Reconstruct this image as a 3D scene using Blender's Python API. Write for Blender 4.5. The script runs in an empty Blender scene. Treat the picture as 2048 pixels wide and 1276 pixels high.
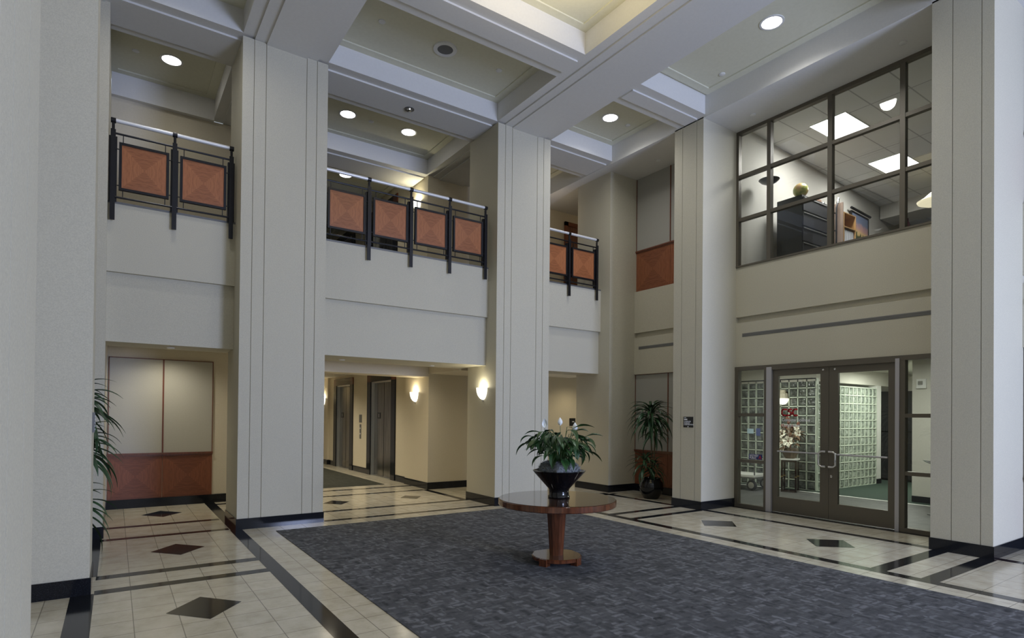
import bpy, math, random
from mathutils import Vector, Matrix
random.seed(7)
C = bpy.context.scene.collection
PI = math.pi

# ------------------------------------------------------------------ materials
MATS = {}
def mat(name, col=(.8,.8,.8), rough=.5, metal=0., spec=.5, emit=None, estr=0., coat=0.):
    m = bpy.data.materials.new(name); m.use_nodes = True
    b = m.node_tree.nodes['Principled BSDF']
    b.inputs['Base Color'].default_value = (*col, 1)
    b.inputs['Roughness'].default_value = rough
    b.inputs['Metallic'].default_value = metal
    b.inputs['Specular IOR Level'].default_value = spec
    b.inputs['Coat Weight'].default_value = coat
    b.inputs['Coat Roughness'].default_value = .08
    if emit:
        b.inputs['Emission Color'].default_value = (*emit, 1)
        b.inputs['Emission Strength'].default_value = estr
    MATS[name] = m
    return m
def nd(m, t): return m.node_tree.nodes.new(t)
def lk(m, a, b): m.node_tree.links.new(a, b)
def bsdf(m): return m.node_tree.nodes['Principled BSDF']
def ramp(m, fac, stops):
    r = nd(m, 'ShaderNodeValToRGB'); e = r.color_ramp.elements
    while len(e) < len(stops): e.new(.5)
    for i, (p, c) in enumerate(stops):
        e[i].position = p; e[i].color = (*c, 1)
    lk(m, fac, r.inputs[0]); return r.outputs[0]
def coords(m, scale=(1,1,1), kind='Object', loc=(0,0,0)):
    tc = nd(m, 'ShaderNodeTexCoord'); mp = nd(m, 'ShaderNodeMapping')
    mp.inputs['Scale'].default_value = scale; mp.inputs['Location'].default_value = loc
    lk(m, tc.outputs[kind], mp.inputs[0]); return mp.outputs[0]
def noise(m, vec, scale, detail=3, rough=.5):
    n = nd(m, 'ShaderNodeTexNoise'); n.inputs['Scale'].default_value = scale
    n.inputs['Detail'].default_value = detail; n.inputs['Roughness'].default_value = rough
    if vec: lk(m, vec, n.inputs['Vector'])
    return n.outputs['Fac']
def bump(m, h, strength=.2, dist=.005):
    b = nd(m, 'ShaderNodeBump'); b.inputs['Strength'].default_value = strength
    b.inputs['Distance'].default_value = dist
    lk(m, h, b.inputs['Height']); lk(m, b.outputs[0], bsdf(m).inputs['Normal'])
def mott(name, c1, c2, scale, rough=.6, bs=0., bd=.004, sc=(1,1,1), **k):
    m = mat(name, c1, rough, **k); v = coords(m, sc)
    f = noise(m, v, scale, 4, .6)
    lk(m, ramp(m, f, [(.3, c1), (.7, c2)]), bsdf(m).inputs['Base Color'])
    if bs: bump(m, noise(m, v, scale*3, 2), bs, bd)
    return m

mott('wallpaper', (.50,.47,.37), (.61,.575,.455), 110, .8, .4, .003)
mott('beam_paint', (.70,.69,.655), (.73,.72,.685), 30, .8, .1, .002)
mott('coffer_paint', (.68,.665,.52), (.72,.705,.56), 20, .85)
mott('cream_paint', (.62,.56,.43), (.66,.60,.47), 40, .8, .2, .002)
mott('office_paint', (.58,.56,.50), (.62,.60,.54), 40, .8)
mott('white_paint', (.72,.72,.68), (.76,.76,.72), 30, .7)
mat('granite', (.012,.013,.016), .10, spec=.32)
m = MATS['granite']; v = coords(m)
lk(m, ramp(m, noise(m, v, 220, 2), [(.55,(.008,.009,.012)),(.8,(.05,.055,.065))]), bsdf(m).inputs['Base Color'])
mat('red_granite', (.13,.03,.015), .12)

# marble floor tiles with a grout grid
m = mat('floor_tile', (.6,.55,.42), .16, spec=.5)
tc = nd(m, 'ShaderNodeTexCoord'); mp = nd(m, 'ShaderNodeMapping'); mp.inputs['Location'].default_value = (-.14+.305*4, .10, 0)
lk(m, tc.outputs['Object'], mp.inputs[0])
br = nd(m, 'ShaderNodeTexBrick'); br.offset = 0; br.squash = 1
br.inputs['Scale'].default_value = 1; br.inputs['Brick Width'].default_value = .305; br.inputs['Row Height'].default_value = .305
br.inputs['Mortar Size'].default_value = .0035; br.inputs['Mortar Smooth'].default_value = .1
br.inputs['Color1'].default_value = (1,1,1,1); br.inputs['Color2'].default_value = (.90,.90,.90,1); br.inputs['Mortar'].default_value = (.42,.42,.42,1)
lk(m, mp.outputs[0], br.inputs['Vector'])
v = coords(m, (1,1,1)); n1 = noise(m, v, 5.5, 6, .65)
colr = ramp(m, n1, [(.3,(.50,.455,.345)),(.5,(.60,.555,.44)),(.72,(.68,.64,.53))])
mx = nd(m, 'ShaderNodeMix'); mx.data_type = 'RGBA'; mx.blend_type = 'MULTIPLY'; mx.inputs[0].default_value = 1
lk(m, colr, mx.inputs[6]); lk(m, br.outputs['Color'], mx.inputs[7]); lk(m, mx.outputs[2], bsdf(m).inputs['Base Color'])

# woven broken-herringbone carpet
def carpet(name, c1, c2, c3):
    m = mat(name, c1, .95, spec=.1)
    v = coords(m, (1,1,1))
    def brick(rot, w, h, off):
        mp = nd(m, 'ShaderNodeMapping'); mp.inputs['Rotation'].default_value = (0,0,rot); lk(m, v, mp.inputs[0])
        b = nd(m, 'ShaderNodeTexBrick'); b.inputs['Scale'].default_value = 1
        b.inputs['Brick Width'].default_value = w; b.inputs['Row Height'].default_value = h
        b.inputs['Mortar Size'].default_value = .02; b.inputs['Mortar Smooth'].default_value = 1
        b.offset = off; b.inputs['Bias'].default_value = 0
        b.inputs['Color1'].default_value = (0,0,0,1); b.inputs['Color2'].default_value = (1,1,1,1); b.inputs['Mortar'].default_value = (.4,.4,.4,1)
        lk(m, mp.outputs[0], b.inputs['Vector']); return b.outputs['Color']
    nz = nd(m, 'ShaderNodeTexNoise'); nz.inputs['Scale'].default_value = 14; lk(m, v, nz.inputs['Vector'])
    vm = nd(m, 'ShaderNodeVectorMath'); vm.operation = 'MULTIPLY_ADD'; vm.inputs[1].default_value = (.06,.06,0); lk(m, nz.outputs['Color'], vm.inputs[0]); lk(m, v, vm.inputs[2]); v = vm.outputs[0]
    a = brick(0, .20, .055, .5); b_ = brick(PI/2, .20, .055, .37)
    ck = nd(m, 'ShaderNodeTexChecker'); ck.inputs['Scale'].default_value = 1/.12; lk(m, v, ck.inputs['Vector'])
    mx = nd(m, 'ShaderNodeMix'); mx.data_type = 'RGBA'
    lk(m, ck.outputs['Fac'], mx.inputs[0]); lk(m, a, mx.inputs[6]); lk(m, b_, mx.inputs[7])
    n = noise(m, v, 8, 4, .7)
    ad = nd(m, 'ShaderNodeMix'); ad.data_type = 'RGBA'; ad.inputs[0].default_value = .5
    lk(m, mx.outputs[2], ad.inputs[6]); lk(m, n, ad.inputs[7])
    lk(m, ramp(m, ad.outputs[2], [(.1,c1),(.45,c2),(.85,c3)]), bsdf(m).inputs['Base Color'])
    bump(m, noise(m, v, 350, 2), .6, .004)
    return m
carpet('lobby_carpet', (.030,.032,.036), (.092,.095,.102), (.215,.22,.24))
carpet('hall_carpet', (.035,.037,.030), (.05,.052,.042), (.07,.072,.058))
mott('green_carpet', (.025,.045,.033), (.038,.062,.045), 120, .95)
mott('grey_slate', (.06,.06,.06), (.105,.105,.103), 7, .5)

# veneer with four triangles meeting in the middle (grain turns with the quarter)
def veneer(name, dark, light, rough=.35, au=0, av=2):
    m = mat(name, dark, rough, coat=.08)
    tc = nd(m, 'ShaderNodeTexCoord'); sp = nd(m, 'ShaderNodeSeparateXYZ'); lk(m, tc.outputs['Generated'], sp.inputs[0])
    def absn(o):
        s = nd(m, 'ShaderNodeMath'); s.operation = 'SUBTRACT'; s.inputs[1].default_value = .5; lk(m, o, s.inputs[0])
        a = nd(m, 'ShaderNodeMath'); a.operation = 'ABSOLUTE'; lk(m, s.outputs[0], a.inputs[0]); return a.outputs[0], s.outputs[0]
    (u, us), (w, ws) = absn(sp.outputs[au]), absn(sp.outputs[av])
    g = nd(m, 'ShaderNodeMath'); g.operation = 'GREATER_THAN'; lk(m, u, g.inputs[0]); lk(m, w, g.inputs[1])
    mxm = nd(m, 'ShaderNodeMath'); mxm.operation = 'MAXIMUM'; lk(m, u, mxm.inputs[0]); lk(m, w, mxm.inputs[1])
    mnm = nd(m, 'ShaderNodeMath'); mnm.operation = 'MINIMUM'; lk(m, u, mnm.inputs[0]); lk(m, w, mnm.inputs[1])
    cb = nd(m, 'ShaderNodeCombineXYZ'); lk(m, mxm.outputs[0], cb.inputs[0]); lk(m, mnm.outputs[0], cb.inputs[1])
    mp = nd(m, 'ShaderNodeMapping'); mp.inputs['Scale'].default_value = (26, 3, 1); lk(m, cb.outputs[0], mp.inputs[0])
    n = noise(m, mp.outputs[0], 1.6, 5, .6)
    a = nd(m, 'ShaderNodeMath'); a.operation = 'MULTIPLY_ADD'; a.inputs[1].default_value = .13; lk(m, g.outputs[0], a.inputs[0]); lk(m, n, a.inputs[2])
    lk(m, ramp(m, a.outputs[0], [(.3, dark), (.75, light)]), bsdf(m).inputs['Base Color'])
    return m
veneer('cherry_veneer', (.20,.066,.024), (.42,.155,.060))
veneer('upper_veneer', (.15,.045,.02), (.30,.105,.045), .45)
veneer('wainscot_veneer', (.12,.034,.014), (.24,.078,.034), .5)
veneer('wainscot_veneer_side', (.13,.036,.014), (.27,.085,.034), au=1)
def wood(name, dark, light, rough=.25, sc=(14,14,1.2), coat=.4):
    m = mat(name, dark, rough, coat=coat); v = coords(m, sc)
    lk(m, ramp(m, noise(m, v, 2.2, 5, .6), [(.3, dark), (.7, light)]), bsdf(m).inputs['Base Color']); return m
wood('table_wood', (.055,.018,.008), (.16,.052,.02), .14)
wood('table_top_wood', (.035,.014,.008), (.075,.03,.016), .09, (2,14,2), .8)
wood('red_trim', (.10,.028,.013), (.18,.052,.024), .3)
wood('oak', (.48,.27,.10), (.62,.38,.16), .4)
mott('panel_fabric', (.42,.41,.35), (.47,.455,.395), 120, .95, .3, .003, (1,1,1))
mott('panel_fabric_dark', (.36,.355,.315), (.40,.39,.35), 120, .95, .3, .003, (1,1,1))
mat('black_metal', (.012,.012,.015), .32, .3)
mat('rail_steel', (.80,.80,.80), .35, .25)
mat('steel', (.42,.41,.39), .22, 1.)
m = MATS['steel']; v = coords(m, (3,3,.6))
lk(m, ramp(m, noise(m, v, 2, 3), [(.3,(.17,.165,.155)),(.7,(.32,.31,.29))]), bsdf(m).inputs['Base Color'])
mat('bright_steel', (.6,.6,.57), .38, 1.)
mat('bronze_frame', (.135,.12,.092), .42, .3)
mat('silver_frame', (.50,.49,.51), .4, .4)
mat('chrome', (.8,.8,.8), .15, 1.)
mat('dark_void', (.006,.006,.007), .6)
mat('white_plastic', (.75,.75,.72), .4)
mat('white_paint_trim', (.7,.7,.7), .5)
mat('grey_metal', (.16,.16,.155), .5, .3)
mat('vent_grey', (.23,.225,.21), .6)
mat('black_gloss', (.005,.005,.006), .06, spec=.45)
mat('moss', (.10,.11,.11), .95)
m = MATS['moss']; v = coords(m); lk(m, ramp(m, noise(m, v, 45, 5, .8), [(.3,(.09,.10,.10)),(.7,(.33,.35,.35))]), bsdf(m).inputs['Base Color'])
def leafm(name, a, b):
    m = mat(name, a, .38, spec=.5); v = coords(m)
    lk(m, ramp(m, noise(m, v, 7, 2), [(.3,a),(.7,b)]), bsdf(m).inputs['Base Color'])
leafm('lily_leaf', (.012,.045,.012), (.035,.10,.025))
leafm('dracaena_leaf', (.012,.04,.016), (.03,.085,.03))
mat('lily_white', (.8,.82,.78), .5)
mat('stem_green', (.05,.11,.03), .5)
mat('cane', (.13,.11,.06), .8)
mat('downlight_glow', (1,1,1), .5, emit=(1,.98,.95), estr=9)
mat('sconce_glow', (1,1,.95), .5, emit=(1,.96,.82), estr=1.5)
mat('troffer_glow', (1,1,1), .5, emit=(1,.98,1), estr=5)
mat('pendant_glow', (.9,.8,.6), .5, emit=(1,.88,.62), estr=.55)
mat('block_mortar', (.62,.68,.58), .5)
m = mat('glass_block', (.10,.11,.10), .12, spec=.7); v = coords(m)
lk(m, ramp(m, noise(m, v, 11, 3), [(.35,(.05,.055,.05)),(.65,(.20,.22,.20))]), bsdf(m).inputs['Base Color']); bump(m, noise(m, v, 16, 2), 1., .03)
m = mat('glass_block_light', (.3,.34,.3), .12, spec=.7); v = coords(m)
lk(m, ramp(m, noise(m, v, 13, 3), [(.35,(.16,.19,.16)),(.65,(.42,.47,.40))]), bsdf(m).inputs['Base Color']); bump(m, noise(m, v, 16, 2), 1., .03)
# clear glazing
m = bpy.data.materials.new('glass'); m.use_nodes = True; MATS['glass'] = m
nt = m.node_tree; nt.nodes.clear()
o = nt.nodes.new('ShaderNodeOutputMaterial'); mxs = nt.nodes.new('ShaderNodeMixShader'); tr = nt.nodes.new('ShaderNodeBsdfTransparent'); gl = nt.nodes.new('ShaderNodeBsdfGlossy')
tr.inputs[0].default_value = (.95,.97,.95,1); gl.inputs['Roughness'].default_value = 0
fr = nt.nodes.new('ShaderNodeFresnel'); fr.inputs[0].default_value = 1.45
nt.links.new(fr.outputs[0], mxs.inputs[0]); nt.links.new(tr.outputs[0], mxs.inputs[1]); nt.links.new(gl.outputs[0], mxs.inputs[2]); nt.links.new(mxs.outputs[0], o.inputs[0])
# acoustic tiles (0.61 grid)
m = mat('acoustic_tile', (.6,.6,.6), .9)
tc = nd(m, 'ShaderNodeTexCoord'); mp = nd(m, 'ShaderNodeMapping'); mp.inputs['Location'].default_value = (.08, .13, 0); lk(m, tc.outputs['Object'], mp.inputs[0])
br = nd(m, 'ShaderNodeTexBrick'); br.offset = 0; br.inputs['Scale'].default_value = 1; br.inputs['Brick Width'].default_value = .99; br.inputs['Row Height'].default_value = .62
br.inputs['Mortar Size'].default_value = .012; br.inputs['Color1'].default_value = (.74,.74,.73,1); br.inputs['Color2'].default_value = (.71,.71,.70,1); br.inputs['Mortar'].default_value = (.42,.42,.42,1)
lk(m, mp.outputs[0], br.inputs['Vector']); lk(m, br.outputs['Color'], bsdf(m).inputs['Base Color'])
mat('cabinet_black', (.022,.023,.026), .35, .2)
mat('cabinet_drawer', (.10,.10,.11), .3, .6)
mat('tan_partition', (.30,.22,.17), .8)
mat('binder_white', (.75,.76,.8), .5)
mat('cardboard', (.36,.20,.12), .8)
m = mat('gold_globe', (.6,.5,.15), .3); v = coords(m)
lk(m, ramp(m, noise(m, v, 7, 4), [(.38,(.30,.34,.08)),(.5,(.62,.52,.16)),(.62,(.66,.42,.22))]), bsdf(m).inputs['Base Color'])
mat('maroon_cloth', (.09,.015,.02), .9)
mat('sign_blue', (.02,.03,.16), .4)
mat('sign_red', (.55,.02,.03), .5)
mat('sign_white', (.75,.76,.78), .5)
mat('sign_black', (.01,.01,.01), .4)
mat('paper_blue', (.50,.66,.78), .7)
mat('paper_dark', (.10,.13,.34), .7)
mat('rubber', (.015,.015,.015), .7)
mat('brown_pot', (.12,.085,.055), .5)
mat('petal', (.85,.81,.68), .6)
mat('petal_core', (.20,.075,.045), .7)
mat('dry_leaf', (.16,.09,.045), .7)
mat('gold', (.7,.5,.2), .3, 1.)
mat('dark_lacquer', (.018,.008,.007), .15, coat=.5)
m = mat('painting', (.3,.3,.3), .5)
tc = nd(m, 'ShaderNodeTexCoord'); sp = nd(m, 'ShaderNodeSeparateXYZ'); lk(m, tc.outputs['Generated'], sp.inputs[0])
n = noise(m, tc.outputs['Generated'], 6, 5, .6)
a = nd(m, 'ShaderNodeMath'); a.operation = 'MULTIPLY_ADD'; a.inputs[1].default_value = .4; lk(m, n, a.inputs[0]); lk(m, sp.outputs[2], a.inputs[2])
lk(m, ramp(m, a.outputs[0], [(.35,(.02,.03,.01)),(.68,(.05,.06,.02)),(.72,(.55,.38,.16)),(.86,(.42,.24,.22)),(1.,(.14,.17,.25))]), bsdf(m).inputs['Base Color'])

# ------------------------------------------------------------------ mesh builder
class MB:
    def __init__(s): s.v, s.f, s.mi, s.sm = [], [], [], []
    def add(s, vs, fs, mi=0, smooth=False):
        b = len(s.v); s.v += [tuple(p) for p in vs]
        for f in fs: s.f.append([b+i for i in f]); s.mi.append(mi); s.sm.append(smooth)
        return s
    def box(s, x0, x1, y0, y1, z0, z1, mi=0):
        if x0 > x1: x0, x1 = x1, x0
        if y0 > y1: y0, y1 = y1, y0
        if z0 > z1: z0, z1 = z1, z0
        vs = [(x,y,z) for z in (z0,z1) for y in (y0,y1) for x in (x0,x1)]
        return s.add(vs, [(0,2,3,1),(4,5,7,6),(0,1,5,4),(2,6,7,3),(0,4,6,2),(1,3,7,5)], mi)
    def prism(s, poly, z0, z1, mi=0, smooth=False):
        n = len(poly); vs = [(x,y,z0) for x,y in poly] + [(x,y,z1) for x,y in poly]
        fs = [tuple(range(n))[::-1], tuple(range(n,2*n))]
        s.add(vs, fs, mi)
        b = len(s.v) - 2*n
        for i in range(n):
            j = (i+1) % n; s.f.append([b+i,b+j,b+n+j,b+n+i]); s.mi.append(mi); s.sm.append(smooth)
        return s
    def cyl(s, c, r, z0, z1, n=24, mi=0, r2=None):
        r2 = r if r2 is None else r2
        return s.lathe([(r,z0),(r2,z1)], c, n, mi, caps=True)
    def lathe(s, prof, c=(0,0), n=32, mi=0, caps=False, a0=0, a1=2*PI, flat=False, sx=1):
        full = abs(a1-a0-2*PI) < 1e-6; k = n if full else n+1
        vs = [(c[0]+r*math.cos(a0+(a1-a0)*i/n)*sx, c[1]+r*math.sin(a0+(a1-a0)*i/n), z) for r,z in prof for i in range(k)]
        fs = []
        for j in range(len(prof)-1):
            for i in range(n):
                i2 = (i+1) % k
                fs.append((j*k+i, j*k+i2, (j+1)*k+i2, (j+1)*k+i))
        s.add(vs, fs, mi, not flat)
        if caps:
            b = len(s.v)-len(vs)
            s.f.append([b+i for i in range(k)][::-1]); s.mi.append(mi); s.sm.append(False)
            s.f.append([b+(len(prof)-1)*k+i for i in range(k)]); s.mi.append(mi); s.sm.append(False)
        return s
    def tube(s, pts, r, n=8, mi=0, rs=None):
        pts = [Vector(p) for p in pts]; rings = []; up = None
        for i, p in enumerate(pts):
            t = (pts[min(i+1,len(pts)-1)] - pts[max(i-1,0)]).normalized()
            if up is None: up = Vector((0,0,1)) if abs(t.z) < .9 else Vector((1,0,0))
            a = t.cross(up)
            if a.length < 1e-4: a = t.cross(Vector((0,1,0)))
            a.normalize(); up = a.cross(t).normalized(); rr = rs[i] if rs else r
            rings.append([p + rr*(math.cos(2*PI*k/n)*a + math.sin(2*PI*k/n)*up) for k in range(n)])
        vs = [q for R_ in rings for q in R_]; fs = []
        for j in range(len(rings)-1):
            for k in range(n): fs.append((j*n+k, j*n+(k+1)%n, (j+1)*n+(k+1)%n, (j+1)*n+k))
        fs.append(tuple(range(n))[::-1]); fs.append(tuple(range((len(rings)-1)*n, len(rings)*n)))
        return s.add(vs, fs, mi, True)
    def leaf(s, base, yaw, length, width, rise, droop, n=8, mi=0, fold=.25, twist=0, broad=.45):
        d = Vector((math.cos(yaw), math.sin(yaw), 0)); side = Vector((-d.y, d.x, 0)); vs = []; p = Vector(base); ang = rise
        for i in range(n+1):
            t = i/n
            w = width*(math.sin(PI*min(1,(t*(1-broad)/broad if t<broad else 1)*.5 if t<broad else .5+.5*(t-broad)/(1-broad)))) if 0<t<1 else width*.06
            w = max(w, width*.06)
            nrm = Vector((-d.x*math.sin(ang), -d.y*math.sin(ang), math.cos(ang)))
            sd = side*math.cos(twist*t) + nrm*math.sin(twist*t)
            vs += [p - sd*w/2 + nrm*w*fold, p, p + sd*w/2 + nrm*w*fold]
            p = p + (d*math.cos(ang) + Vector((0,0,1))*math.sin(ang))*length/n
            ang -= droop/n
        fs = []
        for i in range(n):
            a = 3*i; fs += [(a,a+1,a+4,a+3),(a+1,a+2,a+5,a+4)]
        return s.add(vs, fs, mi, True)
    def build(s, name, mats, parent=None, loc=None):
        me = bpy.data.meshes.new(name); me.from_pydata(s.v, [], s.f)
        if isinstance(mats, str): mats = [mats]
        for x in mats: me.materials.append(MATS[x])
        me.polygons.foreach_set('material_index', s.mi); me.polygons.foreach_set('use_smooth', s.sm)
        me.update()
        if any(s.sm): me.set_sharp_from_angle(angle=math.radians(38))
        o = bpy.data.objects.new(name, me); C.objects.link(o)
        if parent: o.parent = parent
        if loc: o.location = loc
        return o
def box(name, b, m, parent=None): return MB().box(*b).build(name, m, parent)
def tag(o, label, cat, group=None, kind=None):
    o['label'] = label; o['category'] = cat
    if group: o['group'] = group
    if kind: o['kind'] = kind
    return o
def st(o, label=None):
    o['kind'] = 'structure'
    if label: o['label'] = label
    return o
def thing(name, label, cat, loc=(0,0,0), rz=0, group=None):
    o = bpy.data.objects.new(name, None); C.objects.link(o); o.location = loc; o.rotation_euler = (0,0,rz); o.empty_display_size = .1
    return tag(o, label, cat, group)
def copy_tree(o, parent=None):
    c = o.copy(); C.objects.link(c); c.parent = parent
    for ch in list(o.children): copy_tree(ch, c)
    return c
def dup(o, loc, rz, label, group=None):
    c = copy_tree(o); c.location = loc; c.rotation_euler = (0,0,rz); c['label'] = label
    if group: c['group'] = group
    return c
def text(name, body, size, m, parent, loc, rot, bold=0., sx=1.):
    cu = bpy.data.curves.new(name, 'FONT'); cu.body = body; cu.size = size; cu.extrude = .0008; cu.offset = bold
    cu.materials.append(MATS[m]); o = bpy.data.objects.new(name, cu); C.objects.link(o)
    me = bpy.data.meshes.new_from_object(o); bpy.data.objects.remove(o); me.name = name
    o = bpy.data.objects.new(name, me); C.objects.link(o)
    o.parent = parent; o.location = loc; o.rotation_euler = rot; o.scale = (sx,1,1); return o
FACE_NX = (PI/2, 0, -PI/2)     # lettering read from the -X side
FACE_NY = (PI/2, 0, 0)         # lettering read from the -Y side

ZS = 6.85; ZC = 7.24; ZU = 4.36; ZM = 3.45; ZL = 2.54
# ------------------------------------------------------------------ floors
f = MB().box(-3, 9.4, -7.8, 20, -.2, 0, 0)
def strip(x0,x1,y0,y1): f.box(x0,x1,y0,y1,-.01,.0015,1)
strip(-.30,-.13,-7.5,6.35); strip(-.26,-.12,7.0,9.05)
strip(1.33,1.48,-7.5,8.78); strip(1.34,1.50,8.78,11.7)
for a,b in ((6.31,6.45),(6.85,7.00),(8.84,8.97),(9.72,9.86),(2.3,2.45),(2.85,3.0)): strip(-.13,1.33,a,b)
strip(2.59,5.61,8.77,8.88); strip(2.59,5.61,9.60,9.72); strip(1.5,5.50,11.34,11.46); strip(2.6,5.62,12.15,12.27)
strip(5.48,5.60,9.72,11.4)
strip(6.66,6.80,-7.5,8.77); strip(6.80,8.69,8.77,8.88)
strip(8.45,8.58,3.05,6.47); strip(8.42,8.55,7.1,9.05); strip(8.45,8.58,-7.5,2.42)
for a,b in ((2.86,3.02),(2.38,2.54),(6.45,6.58),(6.93,7.06),(-1.5,-1.36),(-1.0,-.86)): strip(6.80,8.43,a,b)
strip(9.25,9.41,3.05,6.47)
def diam(cx, cy, dx, dy): f.add([(cx-dx,cy,.0016),(cx,cy-dy,.0016),(cx+dx,cy,.0016),(cx,cy+dy,.0016)], [(0,1,2,3)], 1)
for y in (.5,2.95-.2,5.43,7.90,10.78): diam(.64, y, .28, .33)
for y in (.6,3.9,5.55): diam(7.68 if y<5 else 7.63, y, .34, .315)
diam(4.81,10.52,.22,.27); diam(3.36,10.56,.24,.28); diam(7.7,9.9,.28,.28)
st(f.build('floor', ['floor_tile','granite']), 'cream marble tile floor with black granite bands and diamonds')
cp = MB().box(1.85, 6.38, -5.0, 8.42, .0, .006); tag(cp.build('lobby_carpet', 'lobby_carpet'), 'large charcoal blue basket weave carpet inlaid under the round table', 'carpet')
cp = MB().box(2.95, 5.15, 12.72, 18.3, .0, .006); tag(cp.build('hall_carpet', 'hall_carpet'), 'dark olive grey carpet in front of the lower elevators', 'carpet')
g = MB().box(9.41, 12.6, -1, 9.6, -.2, 0, 0).box(12.6, 20, -1, 9.6, -.2, 0, 1).box(12.55, 12.63, -1, 9.6, -.01, .004, 2)
st(g.build('floor_office', ['grey_slate','green_carpet','white_paint']), 'grey slate and green carpet floor behind the glass doors')

# ------------------------------------------------------------------ columns
def baseboard(x0,x1,y0,y1,parent=None,name='baseboard',h=.15):
    return box(name, (x0-.012,x1+.012,y0-.012,y1+.012,0,h), 'granite', parent)
def column(x0,x1,y0,y1,face,gr,label,m='wallpaper'):
    D = .014; W = .0042; b = MB()
    if face == '-Y':
        b.box(x0,x1,y0+D,y1,0,ZS+.02)
        e = [x0]+[q for g_ in gr for q in (g_-W, g_+W)]+[x1]
        for i in range(0,len(e),2): b.box(e[i],e[i+1],y0,y0+D,.15,ZS+.02)
    else:
        s_ = -1 if face == '-X' else 1
        xf = x0 if face == '-X' else x1
        b.box(x0+(D if s_<0 else 0), x1-(D if s_>0 else 0), y0,y1,0,ZS+.02)
        e = [y0]+[q for g_ in gr for q in (g_-W, g_+W)]+[y1]
        for i in range(0,len(e),2): b.box(xf, xf-s_*D, e[i],e[i+1],.15,ZS+.02)
    o = st(b.build('column', m), label); baseboard(x0,x1,y0,y1,o); return o
column(1.41,2.59,8.78,9.72,'-Y',[1.56,1.72,2.28,2.43],'wide grooved wallpapered column left of the elevator opening')
column(5.61,6.80,8.73,9.73,'-Y',[5.77,5.92,6.49,6.64],'wide grooved wallpapered column behind the round table')
column(8.43,9.5,6.49,7.12,'-X',[6.63,6.94],'grooved column left of the glass office doors')
column(8.43,9.5,2.42,3.05,'-X',[2.54,2.83],'grooved column right of the glass office doors')
column(-1.2,-.165,6.35,7.0,'+X',[6.5,6.85],'plain sided column at the left, behind the nearest one')
column(-1.2,-.22,1.7,2.48,'+X',[1.91,2.22],'nearest grooved column at the left edge')
o = st(MB().box(8.69,9.7,9.06,10.12,0,ZS+.02).build('column','wallpaper'),'plain corner pier behind the tall plant'); baseboard(8.69,9.7,9.06,10.12,o)
o = st(MB().box(-1.2,-.11,9.06,11.8,0,ZS+.02).build('column','wallpaper'),'pier at the left end of the balcony'); baseboard(-1.2,-.11,9.06,11.8,o)

# ------------------------------------------------------------------ walls
def wall(name, boxes, m, label=None):
    b = MB()
    for q in boxes: b.box(*q)
    return st(b.build(name, m), label)
wall('wall_left', [(-1.3,-1.2,-7.8,11.8,0,7.5)], 'wallpaper')
wall('wall_outer_left', [(-1.3,-.5,11.8,12.0,0,7.5)], 'wallpaper')
# back-left wall with its panel recess
w = wall('wall_back_left', [(-.5,2.59,11.7,11.9,0,ZS+.02),(2.40,2.59,11.9,19.6,0,7.3)], 'cream_paint')
baseboard(-.5,2.59,11.7,11.72,w)
# elevator lobby
Y0s = ((13.55,14.95),(16.6,17.85))
for z0, zt, nm in ((0,2.75,'lower'),(ZU,7.3,'upper')):
    for k_,(a,b) in enumerate(((12.6,13.55),(14.95,16.6),(17.85,18.6))):
        w = wall('wall_elevator_%s_%d' % (nm,k_+1), [(5.66,5.95,a,b,z0,zt)], 'cream_paint')
        if z0 == 0: box('baseboard', (5.648,5.66,a+(.25 if k_ else 0),b-(.25 if k_<2 else 0),0,.15), 'granite', w)
    for k_,(a,b) in enumerate(Y0s): wall('wall_elevator_header_%s_%d' % (nm,k_+1), [(5.66,5.95,a,b,z0+2.47,zt)], 'cream_paint')
w = wall('wall_pier_lower', [(5.6,6.72,11.4,12.6,0,2.75),(5.6,6.0,18.6,19.6,0,2.75)], 'cream_paint'); baseboard(5.6,6.72,11.4,12.6,w); baseboard(5.6,6.0,18.6,19.6,w)
wall('wall_pier_upper', [(5.64,6.72,11.62,12.6,ZU,7.3),(5.64,6.0,18.6,19.6,ZU,7.3)], 'cream_paint')
w = wall('wall_back_right', [(6.72,14.5,11.6,11.8,0,7.3)], 'cream_paint'); baseboard(6.72,14.5,11.6,11.62,w)
wall('wall_hall_end', [(2.4,6.2,19.6,19.8,0,7.3)], 'cream_paint')
wall('wall_far_right', [(14.4,14.5,9.7,11.6,0,7.3)], 'cream_paint')
wall('wall_corridor', [(9.7,14.5,9.9,10.1,0,7.3)], 'cream_paint')
# right wall sections
def right_wall(name, y0, y1, panel):
    b = MB(); x = 9.4 if not panel else 9.44
    # band between the storeys with the reveal
    b.box(x,9.7,y0,y1,ZL,3.345); b.box(x,9.7,y0,y1,3.45,ZU); b.box(x+.07,9.7,y0,y1,3.345,3.45)
    if panel: b.box(9.5,9.7,y0,y1,0,ZL); b.box(9.5,9.7,y0,y1,ZU,ZS+.05)
    return st(b.build(name,'wallpaper'))
right_wall('wall_right_office', 3.05, 6.49, False)
right_wall('wall_right_far', 7.12, 9.06, True)
right_wall('wall_right_near', -7.8, 2.42, True)
def vent(y0,y1,x,label):
    t = thing('air_vent', label, 'vent', (x,(y0+y1)/2,3.115), 0, 'slot vents in the right wall band')
    h = (y1-y0)/2
    box('frame', (-.004,0,-h,h,-.032,.032), 'vent_grey', t)
    b = MB()
    for k in range(3): b.box(-.007,-.004,-h+.01,h-.01,-.024+.018*k,-.016+.018*k)
    b.build('slot','grey_metal',t)
vent(3.06,6.36,9.4,'long grey slot air vent above the glass office doors')
vent(7.13,8.93,9.44,'short grey slot air vent above the tall plant')
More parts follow.
